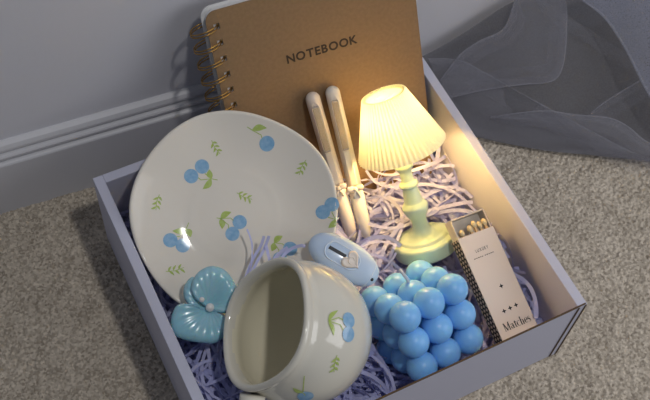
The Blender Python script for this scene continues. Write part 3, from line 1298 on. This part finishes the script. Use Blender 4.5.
def pen(bot, top, knot, lab, m):
    B, A = Vector(bot), Vector(top)
    L = (A - B).length
    z = (A - B).normalized()
    tc_ = (Vector(CAM_LOC) - B).normalized()          # the clip faces out of the box
    x = (tc_ - z * tc_.dot(z)).normalized()
    y = z.cross(x)
    t = thing('gel_pen', lab, 'pen', frame(B, x, y, z), 'pens against the notebook')
    R = 0.0047
    kz = knot * L
    bp_ = [(0.0, 0.0), (0.0020, 0.0), (0.0036, 0.004), (0.0044, 0.010), (0.0047, 0.016), (0.0047, kz - 0.0015), (0.0043, kz - 0.0012), (0.0043, kz + 0.003), (0.0, kz + 0.003)]
    v, f = lathe(bp_, 28)
    b = obj('barrel', v, f, m, t)
    cp = [(0.0043, kz + 0.0002), (0.0048, kz + 0.0004), (0.0048, L - 0.0048)]
    for d in range(10, 91, 10):
        a = math.radians(d)
        cp.append((0.0048 * math.cos(a), L - 0.0048 + 0.0048 * math.sin(a)))
    cp[-1] = (0.0, L)
    v, f = lathe(cp, 28)
    c = obj('cap', v, f, m, t)
    # clear clip lying along the cap, over an amber inlay between two raised rails
    z0, z1 = kz + 0.42 * (L - kz), L - 0.0100
    inl = box('inlay', (0.0040, -0.0019, z0), (0.0050, 0.0019, z1), M_amber, t, 0.0004, 2)
    inl['label'] = 'amber window in the cap'
    bm = bmesh.new()
    box_bm(bm, (0.0048, -0.0021, z0 - 0.001), (0.0064, 0.0021, z1 + 0.0015), 0.0007, 3)
    clip = objbm('clip', bm, M_clear, t, True)
    clip['label'] = 'clear plastic clip'
    mb = MB()
    for sgn in (-1, 1):
        mb.add(*tube([(0.0043, sgn * 0.0024, z0), (0.0049, sgn * 0.0025, z0 + 0.002), (0.0049, sgn * 0.0025, z1), (0.0046, sgn * 0.0015, z1 + 0.0025), (0.0046, 0, z1 + 0.0030)], 0.00045, 8))
    mb.build('rail', m, t)
    box('step', (0.0036, -0.0024, kz + 0.0045), (0.0053, 0.0024, z0 - 0.0012), m, t, 0.0008, 3)
    # little bow moulded at the foot of the clip
    bm = bmesh.new()
    for sgn in (-1, 1):
        r = bmesh.ops.create_uvsphere(bm, u_segments=16, v_segments=10, radius=1)
        for q in r['verts']:
            q.co = Vector((0.0058 + q.co.x * 0.0012, sgn * 0.0030 + q.co.y * 0.0027, kz + 0.0022 + q.co.z * (0.0017 + 0.0011 * abs(q.co.y)) + 0.0004))
    r = bmesh.ops.create_uvsphere(bm, u_segments=14, v_segments=10, radius=0.0016)
    for q in r['verts']:
        q.co += Vector((0.0062, 0, kz + 0.0022))
    for sgn in (-1, 1):
        tv_, tf_ = tube([(0.0058, 0, kz + 0.0018), (0.0056, sgn * 0.0014, kz - 0.001), (0.0052, sgn * 0.0020, kz - 0.0042)], [0.0007, 0.0009, 0.0006], 8)
        vs_ = [bm.verts.new(p) for p in tv_]
        for q in tf_:
            bm.faces.new([vs_[i] for i in q])
    objbm('bow', bm, m, t, True)
    solid(b, c)


pen((0.14565, 0.12061, 0.02956), (0.14703, 0.19576, 0.10255), 0.355, 'beige pen with a bow clip, the one nearer the plate', M_penpink)
pen((0.15491, 0.11805, 0.02956), (0.16101, 0.19468, 0.10274), 0.325, 'cream pen with a bow clip, the one nearer the lamp', M_pen)

# ------------------------------------------------------------------ orchid hair clip
HC = (0.03260, 0.09781, 0.06875)
HX, HY, HN = (0.9886, -0.0536, 0.1408), (0.0, 0.9346, 0.3556), (-0.1506, -0.3515, 0.924)
HM = frame(HC, HX, HY, HN)
hc = thing('flower_hair_clip', 'glossy teal flower hair clip with pearls between plate and mug', 'hair clip', HM)


def closed_spline(pts, k=6):
    P = [np.array(p, float) for p in pts]
    n = len(P)
    out = []
    for i in range(n):
        a, b, c, d = P[i - 1], P[i], P[(i + 1) % n], P[(i + 2) % n]
        for j in range(k):
            t = j / k
            out.append(0.5 * (2 * b + (c - a) * t + (2 * a - 5 * b + 4 * c - d) * t * t + (3 * b - a - 3 * c + d) * t ** 3))
    return out


def petal(root, outline, z0, lift, ripples, ph, name='petal', thk=0.0016, label=None):
    """fan of ruffles from the root point out to the outline"""
    root = np.array(root, float) / 1000
    ol = [p / 1000 for p in closed_spline(outline)]
    n = len(ol)
    K = 14
    v, f = [], []
    for side, dz in ((0, 0.0), (1, -thk)):
        b0 = len(v)
        v.append((root[0], root[1], z0 + dz))
        for r in range(1, K + 1):
            t = r / K
            for i, p in enumerate(ol):
                q = root + (p - root) * (t - (0.006 if side and r == K else 0))
                a = 2 * math.pi * i / n
                d = np.linalg.norm(p - root)
                z = z0 + lift * math.sin(math.pi * 0.62 * t) * min(1, d / 0.012)
                z += 0.00020 * t * min(1, d / 0.012) * math.sin(ripples * a + ph)
                z -= 0.0022 * max(0, t - 0.82) ** 2 / 0.0324 * min(1, d / 0.012)
                v.append((q[0], q[1], z + dz * (1 if r < K else 0.6)))
        for i in range(n):
            j = (i + 1) % n
            q = (b0, b0 + 1 + i, b0 + 1 + j)
            f.append(q if side else q[::-1])
        for r in range(K - 1):
            for i in range(n):
                j = (i + 1) % n
                q0 = b0 + 1 + r * n
                q = (q0 + i, q0 + n + i, q0 + n + j, q0 + j)
                f.append(q if side else q[::-1])
    a0 = 1 + (K - 1) * n
    b0 = 1 + K * n + 1 + (K - 1) * n
    for i in range(n):
        j = (i + 1) % n
        f.append((a0 + i, b0 + i, b0 + j, a0 + j))
    bm = bmesh.new()
    vs_ = [bm.verts.new(p) for p in v]
    for q in f:
        try:
            bm.faces.new([vs_[i] for i in q])
        except ValueError:
            pass
    o = objbm(name, bm, M_petal, hc, True)
    return o


p1 = petal((0.5, 0.5), [(-0.94, 0.11), (-5.35, 8.25), (-5.27, 15.27), (-0.14, 20.94), (6.16, 23.0), (12.03, 22.09), (17.68, 16.85), (19.83, 8.06), (19.72, -0.08), (15.93, -5.05), (9.2, -7.35), (2.21, -3.57)], 0.0012, 0.0055, 15, 0.3)
p2 = petal((0.3, -0.6), [(-2.42, -1.6), (-7.37, 3.33), (-11.72, 7.84), (-17.95, 8.47), (-24.0, 1.48), (-25.0, -6.58), (-20.0, -12.42), (-12.67, -17.12), (-4.9, -20.77), (2.0, -19.07), (6.72, -13.31), (6.5, -8.22), (1.22, -4.09)], 0.0005, 0.0050, 17, 1.0)
p3 = petal((-1.0, 2.0), [(-1.8, 2.2), (-8.97, 3.6), (-11.2, 8.5), (-10.9, 14.0), (-7.5, 19.2), (-1.42, 21.0), (1.5, 12.0)], -0.0022, 0.0045, 9, 0.0)
for (px_, py_), r in (((0.68, -0.11), 0.0027), ((-1.92, 6.01), 0.0017)):
    sphere('pearl', (px_ / 1000, py_ / 1000, 0.0036 if r > 0.002 else 0.0054), r, M_pearl, hc, 20)
# spring grip under the flower
bm = bmesh.new()
box_bm(bm, (-0.012, -0.0045, -0.0085), (0.010, 0.0045, -0.0015), 0.0018, 3)
gr = objbm('grip', bm, M_petal, hc, True)
solid(p1, p2, p3, gr)

# ------------------------------------------------------------------ tulle cloth heaped by the wall
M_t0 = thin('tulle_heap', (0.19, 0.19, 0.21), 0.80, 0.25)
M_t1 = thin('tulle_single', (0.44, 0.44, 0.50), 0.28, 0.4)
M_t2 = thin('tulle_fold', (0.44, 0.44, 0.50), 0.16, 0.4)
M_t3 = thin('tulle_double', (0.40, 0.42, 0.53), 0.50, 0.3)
tul = thing('tulle_fabric', 'sheer grey tulle fabric heaped against the wall right of the box', 'fabric',
            Matrix.Translation((0.34, 0.16, 0)))
T0 = Vector((0.34, 0.16, 0))


def resample(pts, n):
    P = [np.array(p, float) for p in pts]
    P = [2 * P[0] - P[1]] + P + [2 * P[-1] - P[-2]]
    D = []
    for i in range(1, len(P) - 2):
        a, b, c, d = P[i - 1], P[i], P[i + 1], P[i + 2]
        for j in range(12):
            t = j / 12
            D.append(0.5 * (2 * b + (c - a) * t + (2 * a - 5 * b + 4 * c - d) * t * t + (3 * b - a - 3 * c + d) * t ** 3))
    D.append(P[-2])
    s_ = np.concatenate([[0], np.cumsum([np.linalg.norm(q - p) for p, q in zip(D[:-1], D[1:])])])
    D = np.array(D)
    u = np.linspace(0, s_[-1], n)
    return np.stack([np.interp(u, s_, D[:, k]) for k in range(3)], 1)


TN = np.array([-0.3803, -0.5665, 0.731])


def sheet(a, b, m, bulge=0.0, wav=0.0, freq=3.0, ph=0.0, n=70, k=26, name='fabric_layer'):
    A, B = resample(a, n), resample(b, n)
    v, f = [], []
    for i in range(n):
        for j in range(k):
            t = j / (k - 1)
            p = A[i] + (B[i] - A[i]) * t
            s_ = i / (n - 1)
            env = math.sin(math.pi * t)
            p = p + TN * (bulge * env + wav * env * math.sin(freq * 2 * math.pi * (s_ + 0.35 * t) + ph + 1.7 * math.sin(5 * t + 3 * s_)))
            v.append(tuple(p - np.array(T0)))
    for i in range(n - 1):
        for j in range(k - 1):
            q = i * k + j
            f.append((q, q + 1, q + k + 1, q + k))
    return obj(name, v, f, m, tul)


TS = {
    'S0f': [(0.265, 0.2113, 0.0269), (0.267, 0.1841, 0.0069), (0.28, 0.169, 0.004), (0.3167, 0.1415, 0.003), (0.3548, 0.1181, 0.003), (0.3864, 0.0983, 0.003), (0.4114, 0.0819, 0.003), (0.47, 0.05, 0.003)],
    'S0b': [(0.2584, 0.232, 0.0395), (0.2723, 0.2308, 0.0448), (0.2955, 0.2292, 0.0566), (0.3185, 0.2289, 0.0684), (0.3334, 0.2270, 0.0755), (0.3903, 0.2194, 0.0984), (0.4495, 0.1992, 0.1135), (0.55, 0.17, 0.12)],
    'O1t': [(0.2595, 0.2251, 0.0457), (0.2796, 0.2132, 0.0469), (0.2958, 0.1955, 0.0416), (0.3225, 0.1643, 0.0313), (0.3494, 0.1333, 0.0214), (0.3769, 0.1033, 0.0124), (0.4063, 0.0784, 0.0084)],
    'O1b': [(0.2634, 0.2094, 0.0301), (0.2659, 0.1839, 0.0117), (0.2791, 0.1695, 0.0073), (0.3154, 0.1415, 0.0045), (0.3531, 0.1178, 0.0058), (0.3843, 0.0975, 0.0063), (0.4083, 0.0786, 0.0041)],
    'O3l': [(0.3248, 0.2240, 0.0849), (0.3148, 0.2143, 0.0716), (0.3073, 0.2124, 0.0662), (0.2944, 0.2145, 0.0611), (0.2807, 0.2146, 0.0541), (0.2703, 0.2117, 0.0464), (0.2612, 0.2081, 0.0389)],
    'O3r': [(0.3565, 0.2078, 0.0883), (0.3518, 0.1927, 0.0741), (0.3433, 0.1753, 0.0561), (0.3329, 0.1694, 0.0462), (0.3125, 0.1778, 0.0421), (0.288, 0.1878, 0.0371), (0.264, 0.1957, 0.0307)],
    'O4l': [(0.3509, 0.1979, 0.1022), (0.3606, 0.1846, 0.097), (0.3673, 0.173, 0.0915), (0.3736, 0.1535, 0.0796), (0.3777, 0.1337, 0.0665), (0.3814, 0.1188, 0.0568), (0.3865, 0.0994, 0.0445)],
    'O4r': [(0.3959, 0.1873, 0.1175), (0.4063, 0.1761, 0.1142), (0.4167, 0.1648, 0.1109), (0.421, 0.1455, 0.0981), (0.4176, 0.1242, 0.0798), (0.4142, 0.1025, 0.0613), (0.4108, 0.0806, 0.0425)],
    'O5': [(0.3381, 0.2186, 0.0843), (0.3505, 0.2014, 0.0774), (0.366, 0.1824, 0.0708), (0.3839, 0.1592, 0.0621), (0.397, 0.1432, 0.0565)],
    'O7t': [(0.2870, 0.1740, 0.0220), (0.3192, 0.159, 0.031), (0.3408, 0.1451, 0.0315), (0.3612, 0.1325, 0.0323), (0.3723, 0.1211, 0.0292), (0.3806, 0.1081, 0.0235), (0.3993, 0.0858, 0.016)],
    'O7b': [(0.2868, 0.1736, 0.0214), (0.3168, 0.1506, 0.0205), (0.337, 0.1325, 0.017), (0.3508, 0.1177, 0.0127), (0.3676, 0.1051, 0.0117), (0.3778, 0.0972, 0.0109), (0.3988, 0.0812, 0.0094)],
    'O8': [(0.3949, 0.1413, 0.054), (0.3782, 0.1424, 0.0461), (0.3595, 0.1426, 0.0365), (0.3474, 0.1405, 0.0286)],
}


def off(pts, d):
    return [tuple(np.array(p) + np.array(d)) for p in pts]


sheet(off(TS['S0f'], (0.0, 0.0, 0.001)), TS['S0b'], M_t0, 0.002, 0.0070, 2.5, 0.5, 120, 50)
sheet(TS['O1t'], TS['O1b'], M_t1, 0.003, 0.0015, 3.0, 1.0)
sheet(TS['O3l'], TS['O3r'], M_t1, 0.003, 0.001, 2.0, 0.0)
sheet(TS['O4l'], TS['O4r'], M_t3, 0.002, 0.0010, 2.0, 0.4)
sheet(TS['O7t'], TS['O7b'], M_t1, 0.004, 0.0012, 3.0, 2.0)


def fold(pts, wd, d, m=M_t2):
    """rolled edge or crease: a narrow strip curled over along a line"""
    P = resample(pts, 60)
    n = len(P)
    v, f = [], []
    k = 7
    for i in range(n):
        tg = P[min(i + 1, n - 1)] - P[max(i - 1, 0)]
        tg = tg / np.linalg.norm(tg)
        sd = np.cross(TN, tg)
        for j in range(k):
            a = math.pi * j / (k - 1)
            tp = min(1.0, 0.15 + 5 * i / (n - 1), 0.15 + 5 * (n - 1 - i) / (n - 1))
            q = P[i] + sd * wd * tp * (j / (k - 1)) * d + TN * 0.0005 * math.sin(a)
            v.append(tuple(q - np.array(T0)))
    for i in range(n - 1):
        for j in range(k - 1):
            q = i * k + j
            f.append((q, q + 1, q + k + 1, q + k))
    return obj('fold', v, f, m, tul)


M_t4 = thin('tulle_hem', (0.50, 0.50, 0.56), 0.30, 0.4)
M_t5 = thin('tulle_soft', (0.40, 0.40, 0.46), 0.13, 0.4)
for key, wd, d in (('O1t', 0.006, -1), ('O3r', 0.0055, -1), ('O3l', 0.005, 1), ('O7t', 0.005, -1), ('O8', 0.006, 1)):
    fold(TS[key], wd, d, M_t2)
    fold(off(TS[key], TN * 0.0012), wd * 2.4, d, M_t5)
    fold(off(TS[key], TN * 0.0020), 0.0012, d, M_t4)
fold(off(TS['O4l'], TN * 0.001), 0.0016, 1, M_t4)
fold(TS['O5'], 0.0012, 1, M_t2)
fold(TS['O5'], 0.008, -1, M_t5)

# ------------------------------------------------------------------ shredded paper filling
bpy.context.view_layer.update()


def bvh_of(o):
    me = o.data
    mw = o.matrix_world
    vs_ = [mw @ q.co for q in me.vertices]
    return BVHTree.FromPolygons(vs_, [tuple(p.vertices) for p in me.polygons])


TREES = [bvh_of(o) for o in SOLIDS]
BBS = []
for o in SOLIDS:
    cs = np.array([o.matrix_world @ q.co for q in o.data.vertices])
    BBS.append((cs.min(0) - 0.003, cs.max(0) + 0.003))


def smoothstep(a, b, x):
    t = min(1, max(0, (x - a) / (b - a)))
    return t * t * (3 - 2 * t)


def heap(x, y):
    h = 0.037
    h += 0.008 * smoothstep(0.09, 0.02, x) * smoothstep(0.13, 0.04, y)
    h -= 0.004 * smoothstep(0.15, 0.20, x)
    h += 0.012 * smoothstep(0.205, 0.225, x) * smoothstep(0.10, 0.07, y)
    h -= 0.008 * smoothstep(0.08, 0.02, y) * smoothstep(0.10, 0.16, x) * smoothstep(0.22, 0.205, x)
    h += 0.005 * smoothstep(0.10, 0.14, y) * smoothstep(0.12, 0.16, x)
    h += 0.003 * math.sin(x * 90 + 2 * math.sin(y * 60)) * math.sin(y * 85 + 1)
    return h


MUG_KEEP = (MC, 0.041)


def blocked(p, rad):
    q = Vector(p)
    if (q - MUG_KEEP[0]).length < MUG_KEEP[1] + 0.001:
        return True
    for tree, (lo, hi) in zip(TREES, BBS):
        if not all(lo[i] < p[i] < hi[i] for i in range(3)):
            continue
        loc, nor, ix, dist = tree.find_nearest(q)
        if loc is None:
            continue
        if dist < rad or (nor.dot(q - loc) < 0 and dist < 0.02):
            return True
    return False


M_shred = thin('lavender_paper', (0.52, 0.53, 0.80), 1.0, 0.28)
_nt = M_shred.node_tree
_gi = _nt.nodes.new('ShaderNodeNewGeometry')
_cr = _nt.nodes.new('ShaderNodeMix')
_cr.data_type = 'RGBA'
_cr.inputs[6].default_value = (0.42, 0.45, 0.76, 1)
_cr.inputs[7].default_value = (0.60, 0.61, 0.87, 1)
_nt.links.new(_gi.outputs['Random Per Island'], _cr.inputs[0])
for nd in _nt.nodes:
    if nd.type in ('BSDF_DIFFUSE', 'BSDF_TRANSLUCENT'):
        _nt.links.new(_cr.outputs[2], nd.inputs[0])

IX0, IX1, IY0, IY1 = T + 0.0012, BW - T - 0.0012, 0.0042, BD - T - 0.0012


def ribbon(path, width, twist0, twist_rate, mb, wave=0.0):
    P = [Vector(p) for p in path]
    n = len(P)
    v, f = [], []
    for i in range(n):
        t = (P[min(i + 1, n - 1)] - P[max(i - 1, 0)])
        if t.length < 1e-9:
            t = Vector((1, 0, 0))
        t.normalize()
        up = Vector((0, 0, 1))
        s_ = t.cross(up)
        if s_.length < 0.15:
            s_ = t.cross(Vector((1, 0, 0)))
        s_.normalize()
        u = s_.cross(t)
        a = twist0 + twist_rate * i
        d = s_ * math.cos(a) + u * math.sin(a)
        cz = u * (wave * (1 if i % 2 else -1))
        v += [P[i] - d * width / 2 + cz, P[i] + d * width / 2 + cz]
    for i in range(n - 1):
        f.append((2 * i, 2 * i + 1, 2 * i + 3, 2 * i + 2))
    mb.add(v, f)


def strip_path():
    for _ in range(60):
        x = random.uniform(IX0, IX1)
        y = random.uniform(IY0, IY1)
        layer = random.choice((-0.017, -0.013, -0.009, -0.005, -0.001, 0.002, 0.004))
        z = heap(x, y) + layer
        if blocked((x, y, z), 0.0022):
            continue
        th = random.uniform(0, 2 * math.pi)
        n = random.randint(16, 40)
        curl = random.uniform(-0.14, 0.14)
        if random.random() < 0.3:
            curl *= 2.2
        amp = random.uniform(0.0, 0.0035) if random.random() < 0.7 else random.uniform(0.004, 0.011)
        phz = random.uniform(0, 6.28)
        fz = random.uniform(0.12, 0.35)
        path = [(x, y, z)]
        for i in range(n):
            th += curl + random.uniform(-0.035, 0.035)
            x += 0.0034 * math.cos(th)
            y += 0.0034 * math.sin(th)
            if not (IX0 < x < IX1 and IY0 < y < IY1):
                break
            z = heap(x, y) + layer + amp * math.sin(phz + fz * i)
            z = max(z, 0.008)
            if blocked((x, y, z), 0.0022):
                break
            path.append((x, y, z))
        if len(path) >= 10:
            return path
    return None


mb = MB()
# packed bed below the loose strips
GN = 90
idx = {}
bv, bf = [], []
for i in range(GN + 1):
    for j in range(GN + 1):
        x = IX0 - 0.001 + (IX1 - IX0 + 0.002) * i / GN
        y = IY0 - 0.001 + (IY1 - IY0 + 0.002) * j / GN
        z = heap(x, y) - 0.019 + 0.0015 * math.sin(x * 400 + 5 * math.sin(y * 300))
        for tree, (lo, hi) in zip(TREES, BBS):
            if lo[0] - 0.004 < x < hi[0] + 0.004 and lo[1] - 0.004 < y < hi[1] + 0.004:
                for dx, dy in ((0, 0), (0.003, 0), (-0.003, 0), (0, 0.003), (0, -0.003)):
                    hit = tree.ray_cast(Vector((x + dx, y + dy, -0.02)), Vector((0, 0, 1)))
                    if hit[0] is not None:
                        z = min(z, hit[0].z - 0.0012)
        z = max(z, 0.0038)
        idx[i, j] = len(bv)
        bv.append((x, y, z))
for i in range(GN):
    for j in range(GN):
        bf.append((idx[i, j], idx[i + 1, j], idx[i + 1, j + 1], idx[i, j + 1]))
mb.add(bv, bf)
for _ in range(950):
    p = strip_path()
    if p is None:
        continue
    ribbon(p, random.uniform(0.0018, 0.0029), random.uniform(-0.7, 0.7), random.uniform(-0.10, 0.10), mb, random.choice((0, 0, 0.0003, 0.0006)))
sp = mb.build('shredded_paper', M_shred, None, False)
tag(sp, 'crinkled lavender shredded paper filling the gift box', 'shredded paper', kind='stuff')

# single strips that stand up against the plate and the lamp foot
ONE = [
    ([(0.07289, 0.13154, 0.08136), (0.07309, 0.12760, 0.07841), (0.07250, 0.12318, 0.07507), (0.06886, 0.11522, 0.07359), (0.06414, 0.10735, 0.07261)], 0.0012, 'thin lavender paper strip sticking up on the plate, leftmost'),
    ([(0.08046, 0.12298, 0.08077), (0.07712, 0.11994, 0.07664), (0.07152, 0.11660, 0.07369), (0.06591, 0.11178, 0.07232), (0.06011, 0.10578, 0.07163)], 0.0018, 'lavender paper strip leaning on the plate, left of a crossing pair'),
    ([(0.08312, 0.12141, 0.08156), (0.07997, 0.11876, 0.07762), (0.07574, 0.11551, 0.07467), (0.06965, 0.11099, 0.07340), (0.06296, 0.10470, 0.07212)], 0.0018, 'lavender paper strip leaning on the plate, right of a crossing pair'),
    ([(0.07948, 0.11768, 0.07802), (0.07909, 0.11394, 0.07409), (0.07820, 0.10893, 0.07281), (0.07732, 0.10205, 0.07153)], 0.0022, 'short lavender paper strip standing by the mug rim below the crossing pair'),
    ([(0.1004, 0.1059, 0.0806), (0.09904, 0.10735, 0.08057), (0.09452, 0.10912, 0.07851), (0.08980, 0.10912, 0.07664), (0.08469, 0.10696, 0.07507)], 0.0020, 'lavender paper strip bridging from the plate to the box cutter'),
    ([(0.09127, 0.11099, 0.07733), (0.08665, 0.11089, 0.07566), (0.08144, 0.10903, 0.07379), (0.07653, 0.10480, 0.07271)], 0.0026, 'broad lavender paper strip lying over the lowest cherry of the plate'),
]
for path, wd, lab in ONE:
    mb = MB()
    P = resample(path, 24)
    ribbon([tuple(p) for p in P], wd, 0.25, 0.02, mb)
    tag(mb.build('paper_strip', M_shred, None, True), lab, 'paper strip', 'loose paper strips on the plate')
